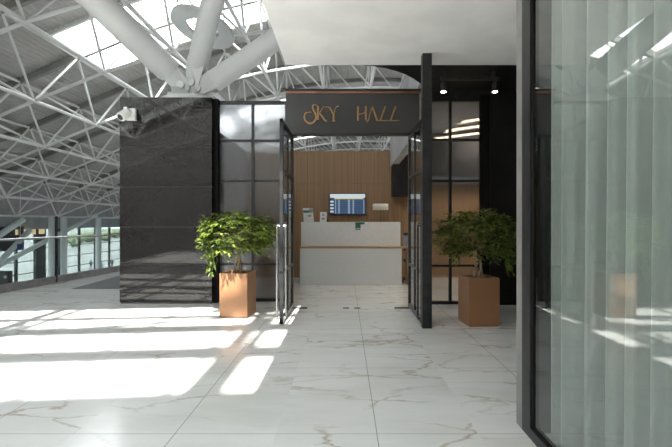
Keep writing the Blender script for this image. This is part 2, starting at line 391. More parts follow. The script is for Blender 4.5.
# ================================================================== SPACE FRAME
sf=thing('roof_space_frame',(-5,30,9),'white tubular steel space frame trusses under the whole terminal roof','roof truss')
rows=list(range(-4,18)); BY=4.9
for i,(x,z) in enumerate(low): MB().tube([(x,rows[0]*BY,z),(x,rows[-1]*BY,z)],.085,8).build('lower_chord','truss',sf,smooth=True)
for i,(x,z) in enumerate(upp): MB().tube([(x,(rows[0]+.5)*BY,z),(x,(rows[-1]-.5)*BY,z)],.07,6).build('upper_chord','truss',sf,smooth=True)
for k in rows:
    MB().tube([(x,k*BY,z) for x,z in low],.075,8).build('cross_tie','truss',sf,smooth=True)
for k in rows[:-1]:
    p=MB()
    for a,b in zip(upp,upp[1:]): p.bar((a[0],(k+.5)*BY,a[1]+.06),(b[0],(k+.5)*BY,b[1]+.06),.2,.3)
    p.build('purlin','purlin',sf)
br=[]
for i in range(len(XL)):
    for k in rows[:-1]:
        u=Vector((upp[i][0],(k+.5)*BY,upp[i][1]))
        for kk in (k,k+1):
            br.append((u,Vector((low[i][0],kk*BY,low[i][1]))))
        for j in (i-1,):
            if j>=0: br.append((Vector((upp[j][0],(k+.5)*BY,upp[j][1])),Vector((low[i][0],(k+1)*BY,low[i][1]))))
def vis(b):
    m_=(b[0]+b[1])/2
    if m_.y<6: return 1e6
    x=345+m_.x*448/m_.y; y=222-(m_.z-1.3)*448/m_.y
    ok = -15<x<290 and -15<y<222 and not(118<x<216 and y>100)
    return m_.y if ok else 1e5+m_.length
br.sort(key=vis)
for a,b in br[:100]: MB().tube([a,b],.058,6).build('brace','truss',sf,smooth=True)
s_=MB()
for a,b in br[100:]: s_.tube([a,b],.055,5,cap=False)
tag(s_.build('braces','truss',sf,smooth=True),kind='stuff')

# ================================================================== TREE COLUMN
NX,NY,NZ=-4.3,12.5,5.02
tc_=thing('branching_column',(NX,NY,0),'white branching steel column rising behind the black granite wall','column')
MB().lathe(NX,NY,[(.42,.007),(.42,4.35),(.5,4.4),(.5,4.5)],32).build('shaft','white_steel',tc_,smooth=True)
h=MB().lathe(NX,NY,[(.72,4.5),(.78,4.56),(.78,4.66),(.70,4.70)],40)
for a in range(6):
    t=a*math.pi/3; h.bar((NX+.15*math.cos(t),NY+.15*math.sin(t),4.85),(NX+.62*math.cos(t),NY+.62*math.sin(t),4.75),.05,.34)
h.build('head_plate','white_steel',tc_,bevel=.01)
def branch(p0,p1,r,ext=1.0):
    p0,p1=Vector(p0),Vector(p1); d=(p1-p0).normalized()
    n0=Vector((NX,NY,NZ-.2)); 
    o=MB().tube([p0-d*.02,p0+d*.0,p0+d*.12,p0+(p1-p0)*ext],[r*.62,r*.9,r,r*1.02],36).build('branch','white_steel',tc_,smooth=True)
    # clevis lugs and pin
    side=d.cross(Vector((0,1,0))); side=Vector((0,1,0)) if side.length<.05 else Vector((0,1,0))
    nd=(n0-p0); e=p0+nd*.62
    lug=MB()
    for sgn in (-1,1):
        off=Vector((0,sgn*.13,0)); w=d.cross(Vector((0,1,0))).normalized()*.26
        pts=[p0+w+d*.1+off,p0-w+d*.1+off]
        ctr=e+off
        for q in range(9):
            t=math.pi*q/8; pts.append(ctr-w*.85*math.cos(t)-d*.22*math.sin(t)-d*.02)
        lug.prism(pts,(0,.05*sgn,0))
    lg=lug.build('clevis_lug','white_steel',tc_)
    MB().tube([e+Vector((0,-.24,0)),e+Vector((0,.24,0))],.10,20).build('pin','white_steel',tc_,smooth=True)
branch(P(170,72,12.2),P(96,0,10.8),.345,1.9)
branch(P(197,66,12.5),P(213,0,11.4),.275,1.7)
branch(P(213,82,12.6),P(266,46,12.4),.295,3.2)
# ring plate hanging under the roof by the branches
rc=P(203,28,13.6); ring=MB(); RO,RI=.96,.50; nrm=Vector((.25,.22,1)).normalized()
ux=nrm.cross(Vector((0,1,0))).normalized(); uy=nrm.cross(ux).normalized(); nn=48; b0=0
for hh in (-.05,.05):
    for R in (RO,RI):
        for k in range(nn):
            t=2*math.pi*k/nn; ring.v.append(tuple(rc+ux*R*math.cos(t)+uy*R*math.sin(t)+nrm*hh))
for k in range(nn):
    a=k; b=(k+1)%nn
    ring.f+=[(a,b,nn+b,nn+a),(2*nn+a,3*nn+a,3*nn+b,2*nn+b),(a,2*nn+a,2*nn+b,b),(nn+a,nn+b,3*nn+b,3*nn+a)]
rg=thing('steel_ring',tuple(rc),'flat white steel ring plate hung behind the vertical column branch','ring')
ring.build('ring_plate','white_steel',rg)
hg=MB()
for t in (.6,2.7,4.7):
    q=rc+ux*.8*math.cos(t)+uy*.8*math.sin(t); hg.tube([q,(q.x,q.y,upz(q.x)+.2)],.02,6)
hg.build('hanger_rod','truss',rg)

# ================================================================== PARTITIONS
def partition(name,x0,x1,y,zt,mx,rails,label,dt=.05,gm='reed'):
    t=thing(name,((x0+x1)/2,y,0),label,'glass partition',kind='structure')
    f=MB()
    for x_ in [x0+dt/2,x1-dt/2]: f.box(x_-dt/2,x_+dt/2,y-.035,y+.035,0,zt)
    for x_ in mx: f.box(x_-.02,x_+.02,y-.03,y+.03,0,zt)
    f.box(x0,x1,y-.034,y+.034,zt-.05,zt); f.box(x0,x1,y-.034,y+.034,0,.05)
    for z_ in rails: f.box(x0,x1,y-.028,y+.028,z_-.018,z_+.018)
    f.build('frame','frame',t)
    xs=[x0]+mx+[x1]; zz=[.04]+rails+[zt-.04]
    for a,b in zip(xs,xs[1:]):
        for c,d in zip(zz,zz[1:]):
            MB().box(a+.02,b-.02,y-.006,y+.006,c+.015,d-.015).build('pane',gm,t)
    return t
p1=partition('window_1',-2.11,-.93,7.35,3.28,[-1.51],[.61,1.97,2.63],'reeded glass partition in dark frame left of the open doors')
p2=partition('window_2',1.25,2.27,7.1,3.25,[1.665],[.61,1.30+41*7.1/448,2.60],'reeded glass partition in dark frame behind the shaded planter',gm='reed_clear')
MB().box(2.12,2.27,7.03,7.08,0,3.3).build('edge_post','gasket',p2)
MB().box(1.25,2.3,7.07,7.13,3.25,3.36).build('header','frame',p2)
MB().box(-2.12,-2.04,7.2,7.31,0,3.28).build('edge_post','gasket',p1)
struct(MB().box(-2.2,-2.125,7.37,7.41,.0,3.24),'trim_4','frame_grey')

# ================================================================== SIGN
sg=thing('entrance_sign',(.17,6.78,2.617),'wide charcoal fascia sign with bronze SKY HALL lettering above the open doors','sign')
XA,XB=-.893,1.12
ob_=MB().box(XA,XB,6.74,6.90,2.617,3.27).build('board','board',sg,bevel=.004)
MB().box(XA-.01,XB+.03,6.72,6.92,3.275,3.30).build('cap','frame',sg)
MB().box(XA,XB,6.722,6.738,3.235,3.262).build('copper_strip','copper',sg)
MB().box(XA,XB,6.725,6.739,2.617,2.635).build('lower_trim','frame',sg)
YS=6.72
def a4(p): return P(300+p[0]/12.92,98+p[1]/12.92,YS)
def a5(p): return P(350+p[0]/12.92,98+p[1]/12.92,YS)
def smoothpts(p,n=5):
    out=[]
    for i in range(len(p)-1):
        p0=p[max(i-1,0)];p1_=p[i];p2_=p[i+1];p3=p[min(i+2,len(p)-1)]
        for k in range(n):
            t=k/n; out.append(tuple(.5*((2*p1_[j])+(-p0[j]+p2_[j])*t+(2*p0[j]-5*p1_[j]+4*p2_[j]-p3[j])*t*t+(-p0[j]+3*p1_[j]-3*p2_[j]+p3[j])*t**3) for j in (0,1)))
    out.append(p[-1]); return out
def letter(f,strokes):
    m_=MB()
    for pts,w0,sm in strokes:
        q=smoothpts(pts) if sm else pts
        n_=len(q)
        ws=[ (w0 if not isinstance(w0,tuple) else w0[0]+(w0[1]-w0[0])*math.sin(math.pi*i/(n_-1))) for i in range(n_)]
        m_.ribbon([f(p) for p in q],[v*.74 for v in ws],.018)
    return m_.build('letter','gold',sg)
W,T_=.036,.016
letter(a4,[([(222,98),(200,84),(176,88),(163,110),(172,150),(196,195),(206,240),(192,292),(142,326),(88,310),(56,262),(60,212),(88,186),(145,180)],(.014,.036),True)])
letter(a4,[([(232,104),(230,280)],.034,False),([(335,112),(312,112),(288,132),(250,196)],T_,True),([(250,192),(290,240),(318,284),(348,296)],.03,True)])
letter(a4,[([(330,112),(375,113)],T_,False),([(372,112),(404,158),(430,214)],.03,True),([(432,205),(432,296)],.036,False),([(412,296),(455,296)],.012,False),([(502,104),(470,112),(452,150),(436,208)],T_,True)])
letter(a5,[([(103,104),(103,292)],.036,False),([(205,104),(205,288)],.036,False),([(103,208),(150,203),(205,182)],T_,True)])
letter(a5,[([(290,108),(262,190),(238,280),(218,308)],T_+.004,True),([(288,108),(352,288)],.032,False)])
letter(a5,[([(458,106),(392,286)],.032,False),([(335,290),(520,290)],T_,False)])
letter(a5,[([(590,106),(526,286)],.032,False),([(522,291),(642,289)],T_,False)])

# ================================================================== DOORS
def door(n,x,yn,yf,label,sx,side):
    t=thing('door_%d'%n,(x,yf,0),label,'door',kind='structure')
    f=MB(); d=.022
    f.box(x-d,x+d,yn,yn+.05,.02,2.6).box(x-d,x+d,yf-.05,yf,.02,2.6)
    ym=yn+(yf-yn)*.53
    f.box(x-.016,x+.016,ym-.018,ym+.018,.05,2.57)
    for z0,z1 in ((.02,.08),(2.55,2.6),(1.94,1.975),(.65,.685)): f.box(x-.02,x+.02,yn,yf,z0,z1)
    f.build('door_frame','frame',t,bevel=.003)
    ysg=[yn+.05,ym,yf-.05]; zz=[.08,.65,1.94,2.55]
    for a,b in zip(ysg,ysg[1:]):
        for c,e in zip(zz,zz[1:]): MB().box(x-.004,x+.004,a,b,c,e).build('pane','glass',t)
    for sgn in (-1,1):
        hx=x+sgn*.055; r=.013; yh=yn+.03
        MB().tube([(x,yh,1.24),(hx,yh,1.26),(hx,yh,1.20),(hx,yh,.14),(hx,yh,.08),(x,yh,.10)],r,10).build('door_handle','steel' if n==1 else 'frame',t,smooth=True)
    MB().box(min(x,x+side*.23),max(x,x+side*.23),yf-.05,yf-.01,.0,.012).build('floor_pivot_plate','gasket',t)
    MB().box(x-.03,x+.03,yf-.07,yf+.0,2.6,2.625).build('top_pivot','frame',t)
    return t
door(1,-.80,5.62,6.78,'glass door with dark grid frame swung open on the left, sunlit edge',1,1)
door(2,.975,5.62,6.78,'glass door with dark grid frame swung open on the right beside the tall post',1,-1)
# floor bolts in the middle of the doorway
for xx in (.015,.185):
    o=MB().box(xx-.045,xx+.045,6.74,6.78,0,.006).build('floor_bolt_socket','gasket')
    tag(o,'small dark floor bolt socket in the doorway, %s of the pair'%('left' if xx<.1 else 'right'),'floor socket','floor sockets in the doorway')
po=MB().box(.945,1.06,5.46,5.57,0,3.36).build('square_post','frame',bevel=.004); tag(po,'tall black square steel post from floor to ceiling beside the right door','post')

# ================================================================== TRACK SPOTS
tk=thing('track_spotlights',(1.75,6.2,3.3),'black ceiling track with two small lit spotlights','track light')
MB().box(1.30,2.10,6.08,6.12,3.23,3.27).box(1.36,1.40,6.08,6.12,3.27,3.36).box(2.0,2.04,6.08,6.12,3.27,3.36).build('track','frame',tk)
for px in (443.5,495):
    c=P(px,91,6.1)
    b=MB(); b.lathe(c.x,c.y,[(.034,c.z-.01),(.04,c.z+.0),(.04,c.z+.10),(.02,c.z+.12)],20); b.tube([(c.x,c.y,c.z+.11),(c.x,c.y,3.24)],.01,8)
    hd=b.build('spotlight_head','black_plastic',tk,smooth=True)
    MB().lathe(c.x,c.y,[(.03,c.z-.016),(.03,c.z-.010)],20).build('lens','spot_lens',hd)
    ld=bpy.data.lights.new('spot_lamp','SPOT'); ld.energy=8; ld.color=(1,.82,.62); ld.spot_size=math.radians(75); ld.spot_blend=.7; ld.shadow_soft_size=.03
    lo=bpy.data.objects.new('spot_lamp',ld); C.objects.link(lo); lo.location=(c.x,c.y,c.z-.03); lo.rotation_euler=(math.radians(12),0,0)

# ================================================================== POTTED FICUS
def ficus(loc,label,seed):
    rnd=random.Random(seed)
    t=thing('potted_ficus',(0,0,0),label,'potted plant','potted ficus trees either side of the entrance')
    w,h=.195,.605
    pm=MB(); # hollow planter
    o=[(-w,-w),(w,-w),(w,w),(-w,w)]; i_=[(-w+.02,-w+.02),(w-.02,-w+.02),(w-.02,w-.02),(-w+.02,w-.02)]
    pm.v=[(x,y,.015) for x,y in o]+[(x,y,h) for x,y in o]+[(x,y,h) for x,y in i_]+[(x,y,h-.09) for x,y in i_]
    for k in range(4):
        a=(k+1)%4; pm.f+=[(k,a,4+a,4+k),(4+k,4+a,8+a,8+k),(8+k,8+a,12+a,12+k)]
    pm.f+=[(3,2,1,0),(12,13,14,15)]
    pm.box(-w+.012,w-.012,-w+.012,w-.012,0,.016)
    pm.build('planter','tan',t,bevel=.004)
    so=MB(); g_=9
    for a in range(g_+1):
        for b in range(g_+1): so.v.append((-w+.021+a*(2*w-.042)/g_,-w+.021+b*(2*w-.042)/g_,h-.06+rnd.uniform(-.012,.012)))
    for a in range(g_):
        for b in range(g_): q=a*(g_+1)+b; so.f.append((q,q+g_+1,q+g_+2,q+1))
    so.build('soil','soil',t,smooth=True)
    tips=[]
    for k in range(4):
        ph=k*1.6+.4; m_=MB(); pts=[]
        for s in range(9):
            u=s/8; r=.035*(1-u)+.03*math.sin(u*3); tw=ph+u*4.0
            pts.append((r*math.cos(tw)+.05*(u**2)*math.cos(ph),r*math.sin(tw)+.05*(u**2)*math.sin(ph),h-.07+u*.42))
        m_.tube(pts,[.016-.006*s/8 for s in range(9)],8)
        e=Vector(pts[-1])
        for j in range(6):
            an=ph+j*1.05+rnd.uniform(-.3,.3); R=rnd.uniform(.2,.42); hz=rnd.uniform(-.02,.28)
            mid=e+Vector((math.cos(an)*R*.45,math.sin(an)*R*.45,.10+hz*.5)); tip=e+Vector((math.cos(an)*R,math.sin(an)*R,hz+.02))
            m_.tube([e-Vector((0,0,.05)),e*.5+mid*.5+Vector((0,0,.03)),mid,tip],[.008,.006,.005,.003],6)
            tips+= [mid,tip,mid*.5+tip*.5]
        m_.build('trunk','bark',t,smooth=True)
    f=MB()
    def leaf(p,d,Ln,wd,nr):
        d=d.normalized(); s=d.cross(nr)
        if s.length<.1: s=Vector((1,0,0)).cross(d)
        s.normalize(); n2=s.cross(d).normalized(); b=len(f.v)
        droop=Vector((0,0,-1))
        pp=[p, p+d*Ln*.35+s*wd, p+d*Ln*.35-s*wd, p+d*Ln*.4-n2*wd*.45, p+d*Ln*.72+s*wd*.7+droop*Ln*.05, p+d*Ln*.72-s*wd*.7+droop*Ln*.05, p+d*Ln*.75-n2*wd*.3+droop*Ln*.06, p+d*Ln+droop*Ln*.16]
        f.v+=[tuple(q) for q in pp]
        for t_ in ((0,1,3),(0,3,2),(1,4,6,3),(2,3,6,5),(4,7,6),(5,6,7)): f.f.append(tuple(b+q for q in t_))
    cz=h+.52
    # sprays: drooping twigs each with alternate leaves
    for k in range(400):
        an=rnd.uniform(0,2*math.pi); el=math.asin(rnd.uniform(-.85,1)); rr=rnd.uniform(.35,1)**.5
        R=Vector(((.44 if seed==3 else .42)*math.cos(an)*math.cos(el),.40*math.sin(an)*math.cos(el),.32*math.sin(el)))*rr
        bump=1+.18*math.sin(an*3+seed)
        c=Vector((R.x*bump,R.y*bump,cz+R.z))
        out=Vector((math.cos(an),math.sin(an),.35+rnd.uniform(-.6,.4))); ln=rnd.uniform(.08,.17); out.normalize()
        n_=rnd.randint(6,9)
        for j in range(n_):
            u=j/(n_-1); q=c+out*ln*u+Vector((0,0,-.05*u*u))
            sd=out.cross(Vector((0,0,1))).normalized()*(1 if j%2 else -1)
            dr=out*.7+sd*rnd.uniform(.5,1)+Vector((0,0,rnd.uniform(-.6,.25)))
            leaf(q,dr,rnd.uniform(.075,.105),rnd.uniform(.013,.018),Vector((rnd.uniform(-.4,.4),rnd.uniform(-.4,.4),1)))
    # a few hanging sprays over the planter's left edge
    for cx,cy,zz in (((-.36,-.12,.80),(-.32,-.2,.68),(-.40,0,.86),(-.28,-.2,.82)) if seed==3 else ((.36,-.12,.74),(.40,-.05,.80),(.33,-.2,.84),(-.34,-.1,.84))):
        for j in range(22):
            q=Vector((cx+rnd.uniform(-.05,.05),cy+rnd.uniform(-.05,.05),zz+rnd.uniform(-.08,.16)))
            leaf(q,Vector((rnd.uniform(-.5,.5),rnd.uniform(-.6,.3),-1)),.07,.011,Vector((rnd.uniform(-1,1),-1,.4)))
    f.build('foliage','leaf',t,fix=False)
    t.location=loc
    return t
fq=ficus((-1.49,6.25,0),'leafy ficus tree in a sunlit tan square planter beside the black granite wall',3); fq.rotation_euler=(0,0,math.radians(-6))
fr=ficus((1.708,5.74,0),'leafy ficus tree in a shaded brown square planter by the black wall',11); fr.rotation_euler=(0,0,math.radians(6))

# ================================================================== RECEPTION
cy=9.24
rc_=thing('reception_counter',(0,cy,0),'white reception counter with an oak ledge, facing the doors','reception counter')
cx0,cx1=-.93,1.17
MB().box(cx0,cx1,cy+.22,cy+.30,.78,1.30).build('upper_panel','counter',rc_,bevel=.003)
MB().box(cx0,cx1-.0,cy+.0,cy+.30,0,.755).build('body','counter',rc_,bevel=.003)
MB().box(cx0-.01,cx1+.16,cy-.02,cy+.30,.755,.79).build('ledge','oak_edge',rc_,bevel=.002)
MB().box(cx1+.12,cx1+.15,cy+.01,cy+.30,0,.755).build('side_panel','oak',rc_)
MB().box(cx0,cx1,cy+.30,cy+.9,.70,.735).build('desk_top','counter',rc_)
MB().box(cx0,cx0+.03,cy+.30,cy+.9,0,.70).build('end_panel','counter',rc_)
MB().box(cx1-.03,cx1,cy+.30,cy+.9,0,.70).build('end_panel','counter',rc_)
# monitor
def R_(x0,y0,x1,y1,Y): a=P(x0,y1,Y); b=P(x1,y0,Y); return a.x,b.x,a.z,b.z
tv=thing('wall_display',P(347.5,204,10.43),'flat flight information screen with blue table rows on the oak wall','screen')
x0,x1,z0,z1=R_(329.3,193.2,366,214.8,10.42)
MB().box(x0,x1,10.42,10.47,z0,z1).build('bezel','black_plastic',tv,bevel=.004)
MB().box(x0+.2,x1-.2,10.465,10.50,z0+.12,z1-.12).build('wall_bracket','black_plastic',tv)
def emis(n,c,s=.8): return mat(n,tuple(v*.1 for v in c),.3,emit=c,es=s)
E={'screen_white':(.60,.68,.72),'screen_yellow':(.62,.66,.30),'screen_navy':(.022,.05,.12),'screen_pale':(.24,.33,.42),'screen_line':(.11,.17,.27)}
for k,v in E.items(): M[k]=emis(k,v,.85)
sx0,sx1,sz0,sz1=x0+.018,x1-.018,z0+.018,z1-.018; WW=sx1-sx0; HH=sz1-sz0
def scr(name,m_,u0,u1,v0,v1,dy): 
    return MB().box(sx0+u0*WW,sx0+u1*WW,10.419-dy,10.4205,sz1-v1*HH,sz1-v0*HH).build(name,m_,tv)
scr('screen','screen_navy',0,1,0,1,.001); scr('header_band','screen_white',0,1,0,.19,.002); scr('header_stripe','screen_yellow',.12,.95,.19,.255,.002)
ro=MB()
for i in range(8):
    v=.30+i*.087; ro.box(sx0+.14*WW,sx0+.93*WW,10.4172,10.4185,sz1-(v+.016)*HH,sz1-v*HH)
ro.build('row_lines','screen_line',tv)
for u0,u1 in ((.14,.17),(.235,.275),(.51,.565),(.64,.68),(.945,.975)): MB().box(sx0+u0*WW,sx0+u1*WW,10.4165,10.418,sz0+.02*HH,sz0+.72*HH).build('table_column','screen_pale',tv)
for i in range(4): v=.34+i*.165; MB().box(sx0+.005*WW,sx0+.10*WW,10.4165,10.418,sz1-(v+.085)*HH,sz1-v*HH).build('logo_block','screen_white',tv)
# leaflets
def stand(x0p,x1p,ytop,label,tilt,group='leaflet holders on the reception counter'):
    Y=cy+.25; a=P(x0p,222,Y); b=P(x1p,ytop,Y); w_=b.x-a.x; hh=b.z-1.30
    t=thing('brochure_holder',(a.x,Y,1.30),label,'brochure holder')
    m_=MB(); m_.prism([Vector((a.x,Y-.03,1.30)),Vector((a.x,Y+.03,1.30)),Vector((a.x+tilt,Y+.05,1.30+hh)),Vector((a.x+tilt,Y+.04,1.30+hh))],(w_,0,0)); m_.build('stand','paper',t)
    return t,a.x,w_,hh,Y
t,ax,w_,hh,Y=stand(304,314,208,'taller white leaflet stand with green printed header, on the counter',-.03)
k=lambda u,v,dy=.0:Vector((ax+u*w_+(-.03)*v, Y-.036+.07*v-dy, 1.30+hh*v))
def patch(parent,name,m_,u0,u1,v0,v1,k):
    MB().prism([k(u0,v0),k(u1,v0),k(u1,v1),k(u0,v1)],(0,.004,0)).build(name,m_,parent)
patch(t,'printed_header','teal',.02,.62,.66,.84,k); patch(t,'printed_photo','print_grey',.62,.98,.66,.97,k)
patch(t,'printed_text','print_grey',.45,.8,.38,.50,k)
t,ax,w_,hh,Y=stand(320,326.6,212,'shorter white leaflet stand on the counter, nearer the screen',0)
k=lambda u,v:Vector((ax+u*w_, Y-.036+.07*v, 1.30+hh*v))
patch(t,'printed_text','print_grey',.25,.75,.25,.42,k); patch(t,'printed_logo','print_grey',.35,.65,.62,.8,k)
MB().prism([Vector((ax+w_,Y+.02,1.30)),Vector((ax+w_+.045,Y+.03,1.30)),Vector((ax+w_+.005,Y+.045,1.42))],(0,.01,0)).build('back_support','black_plastic',t)
# green tag on counter front
gt=thing('green_notice',P(359,226,cy+.2),'small teal green notice stuck on the top edge of the counter','notice')
a=P(355.3,229.8,cy+.21); b=P(360.5,222.3,cy+.21); MB().box(a.x,b.x,cy+.212,cy+.219,a.z,b.z).build('plate','teal',gt)
c=P(364.5,224.4,cy+.21); MB().box(b.x,c.x,cy+.212,cy+.219,c.z,b.z).build('arm','teal',gt)
a2=P(355.6,228.9,cy+.21); b2=P(360.2,228.2,cy+.21); MB().box(a2.x,b2.x,cy+.210,cy+.2125,a2.z,b2.z).build('white_line','paper',gt)
# floor lamp behind counter
lc=P(380.5,207,9.9)
lp=thing('floor_lamp',(lc.x,9.9,0),'lamp with a wide cream drum shade behind the counter','lamp')
MB().lathe(lc.x,9.9,[(.13,0),(.13,.02),(.02,.035)],28).build('base','steel',lp,smooth=True)
MB().tube([(lc.x,9.9,.03),(lc.x,9.9,1.60)],.005,8).build('pole','frame',lp)
MB().tube([(lc.x-.172,9.9,1.60),(lc.x+.172,9.9,1.60)],.004,6).build('shade_ring','frame',lp)
s=MB(); s.lathe(lc.x,9.9,[(.172,1.565),(.172,1.70)],36); s.f=s.f[:-2]; o=s.build('lamp_shade','lampshade',lp,smooth=True); o.modifiers.new('s','SOLIDIFY').thickness=.004
# office chair
ch=thing('office_chair',(1.48,9.75,0),'black office chair at the right end of the counter','chair')
MB().box(1.30,1.62,9.96,10.0,.66,1.06).build('backrest','black_plastic',ch,bevel=.025)
MB().box(1.26,1.64,9.58,9.96,.44,.51).build('seat','black_plastic',ch,bevel=.02)
MB().tube([(1.45,9.77,.08),(1.45,9.77,.44)],.025,10).build('gas_column','steel',ch)
b_=MB()
for i in range(5):
    t_=i*2*math.pi/5; b_.bar((1.45,9.77,.09),(1.45+.26*math.cos(t_),9.77+.26*math.sin(t_),.06),.035,.03)
b_.build('star_base','black_plastic',ch)
for i in range(5):
    t_=i*2*math.pi/5; x_,y_=1.45+.26*math.cos(t_),9.77+.26*math.sin(t_); MB().tube([(x_-.015,y_,.028),(x_+.015,y_,.028)],.028,12).build('caster','black_plastic',ch)
MB().bar((1.45,9.92,.5),(1.45,9.98,.75),.05,.02).build('back_bracket','black_plastic',ch)
# desk phone/computer, bluish grey
pc=thing('desk_monitor',(1.32,9.62,0),None,None); bpy.data.objects.remove(pc)
pc=MB().box(1.40,1.52,9.35,9.40,.79,1.02).build('card_terminal','print_grey',bevel=.008); tag(pc,'small grey payment terminal at the right end of the oak ledge','card terminal')
pc.location=(1.255,9.36,.79)

# hall LED strips on ceiling, seen through the right partition
base=None
for i,((xa,ya),(xb,yb)) in enumerate((((462,121),(486,117)),((446,130),(486,124)),((433,138),(486,131)))):
    Y=7.7; a=P(xa,ya,Y+.5); b=P(xb,yb,Y)
    t=thing('linear_lamp',tuple((a+b)/2),['shortest, highest','middle','longest, lowest'][i]+' of the glowing linear lamps behind the right glass partition','ceiling lamp','linear lamps behind the right glass partition')
    MB().bar(a,b,.04,.03).build('housing','frame',t)
    MB().bar(a-Vector((0,0,.02)),b-Vector((0,0,.02)),.03,.012).build('diffuser','led',t)
    for q in (a,b): MB().tube([q,(q.x,q.y,3.36)],.003,5).build('suspension_wire','steel',t)

ld=bpy.data.lights.new('added_hall_fill','AREA'); ld.shape='RECTANGLE'; ld.size=1.2; ld.size_y=.9; ld.energy=75; ld.color=(1,.86,.70)  # unseen fill light added to brighten the hall behind the right partition
lo=bpy.data.objects.new('added_hall_fill',ld); C.objects.link(lo); lo.location=(3.45,8.9,3.33)
# ================================================================== CCTV
cv=thing('security_camera',P(132,115,7.1),'white security camera on a square bracket at the top left of the granite wall','security camera')
a=P(127.3,121,7.1); b=P(137,109,7.1)
MB().box(a.x,b.x,7.04,7.1,a.z,b.z).build('mounting_box','cctv',cv,bevel=.008)
MB().bar(P(131,113,7.05),P(125,108,6.86),.05,.04).build('arm','cctv',cv)
hd=P(124,115,6.88); d=Vector((-.30,-.62,-.50)).normalized(); 
body=MB().tube([hd-d*.085,hd-d*.07,hd+d*.07,hd+d*.08],[.05,.072,.072,.064],24).build('camera_body','cctv',cv,smooth=True)
MB().tube([hd+d*.078,hd+d*.086],.048,20).build('lens','black_plastic',cv)
c0=P(137,117,7.09); 
MB().tube([P(133,121,7.08),P(138,123.5,7.075),P(142,124.5,7.075),P(145,126.5,7.09)],.008,6).build('cable','black_plastic',cv,smooth=True)

# ================================================================== BALUSTRADE
bl=thing('glass_balustrade',(BAL(9.5),9.5,0),'glass balustrade with steel handrail along the floor edge','balustrade')
def bp(Y,dx,z): return (BAL(Y)+dx,Y,z)
ya,yb=2.0,23.6
MB().bar(bp(ya,0,.075),bp(yb,0,.075),.07,.15).build('base_channel','frame_grey',bl)
MB().tube([bp(ya,.09,.975),bp(yb,.09,.975)],.024,14).build('handrail','steel',bl,smooth=True)
pys=[9.55+2.35*k for k in range(-3,7)]
for y in pys:
    MB().bar(bp(y,0.02,.0),bp(y,.02,1.42),.05,.035).build('post','frame',bl)
    MB().bar(bp(y-.13,.09,.008),bp(y+.13,.09,.008),.14,.016).build('foot_plate','frame_grey',bl)
    MB().tube([bp(y,.02,.95),bp(y,.09,.95)],.009,8).build('rail_bracket','steel',bl)
for y,y2 in zip(pys,pys[1:]):
    MB().bar(bp(y+.03,0,.78),bp(y2-.03,0,.78),.012,1.26).build('glass_panel','bal_glass',bl)
cp=MB().prism([Vector((BAL(8.7)+.95,8.7,0)),Vector((-2.6,8.7,0)),Vector((-2.6,15,0)),Vector((BAL(15)+.3,15,0)),Vector((BAL(10.6)+.65,10.6,0))],(0,0,.006)).build('carpet','carpet'); tag(cp,'dark grey carpet area on the floor behind the granite wall','carpet')

# ================================================================== RIGHT SHOPFRONT
w3=thing('window_3',(1.15,.5,0),'tall shopfront glazing in dark frame at the right','window',kind='structure')
GX=1.128
MB().box(1.11,1.14,2.81,2.90,0,3.36).build('edge_trim','frame_grey',w3)
MB().box(1.145,1.295,2.76,2.90,0,3.36).build('inner_lining','frame',w3)
MB().box(1.11,1.14,2.69,2.81,0,3.36).build('frame_post','frame',w3)
MB().box(1.116,1.14,2.655,2.69,.05,3.3).build('glazing_bead','gasket',w3)
MB().box(1.11,1.16,-3.5,2.69,0,.06).build('bottom_rail','frame',w3)
MB().box(1.116,1.15,-3.5,2.66,.06,.08).build('bottom_bead','gasket',w3)
MB().box(1.11,1.20,-3.5,2.69,3.3,3.36).build('top_rail','frame',w3)
MB().box(GX-.005,GX+.005,-3.5,2.66,.08,3.31).build('pane','big_glass',w3)
struct(MB().box(1.30,4.2,2.75,2.90,0,3.36),'wall_room_end','grey_plaster')
struct(MB().box(1.05,4.2,-4.15,-4,0,3.36),'wall_room_rear','grey_plaster')
cu=MB(); ny,nz=520,24; Ys=[2.62-i*(3.9/ny) for i in range(ny+1)]
rnd=random.Random(5); 
def fold(y,z):
    s=y*2*math.pi/.15
    ph=2.2*math.sin(y*4.1+1)+1.5*math.sin(y*9.3+.4)
    k=math.sin(s+ph+z*.10)
    k=math.copysign(abs(k)**.75,k)
    amp=.047+.012*math.sin(y*5+2)
    return 1.252+amp*k+.008*math.sin(2.3*s+1)
for j in range(nz+1):
    z=.03+j*(3.27/nz)
    for y in Ys:
        yy=y+.05*math.sin((2.62-y)*1.2)*(1-z/3.3)
        cu.v.append((fold(y,z),yy,z))
for j in range(nz):
    for i in range(ny):
        a=j*(ny+1)+i; cu.f.append((a,a+1,a+ny+2,a+ny+1))
o=cu.build('sheer_curtain','curtain',fix=False)
for p in o.data.polygons: p.use_smooth=True
tag(o,'long pale green sheer curtain hanging in folds behind the shopfront glass','curtain')
rl=MB().tube([(1.252,2.68,3.33),(1.252,-1.3,3.33)],.012,8).build('curtain_rail','steel'); tag(rl,'slim rail holding the sheer curtain behind the shopfront glass','curtain rail')
struct(MB().box(1.30,4.2,-4,2.75,.0,.01),'floor_room','carpet')
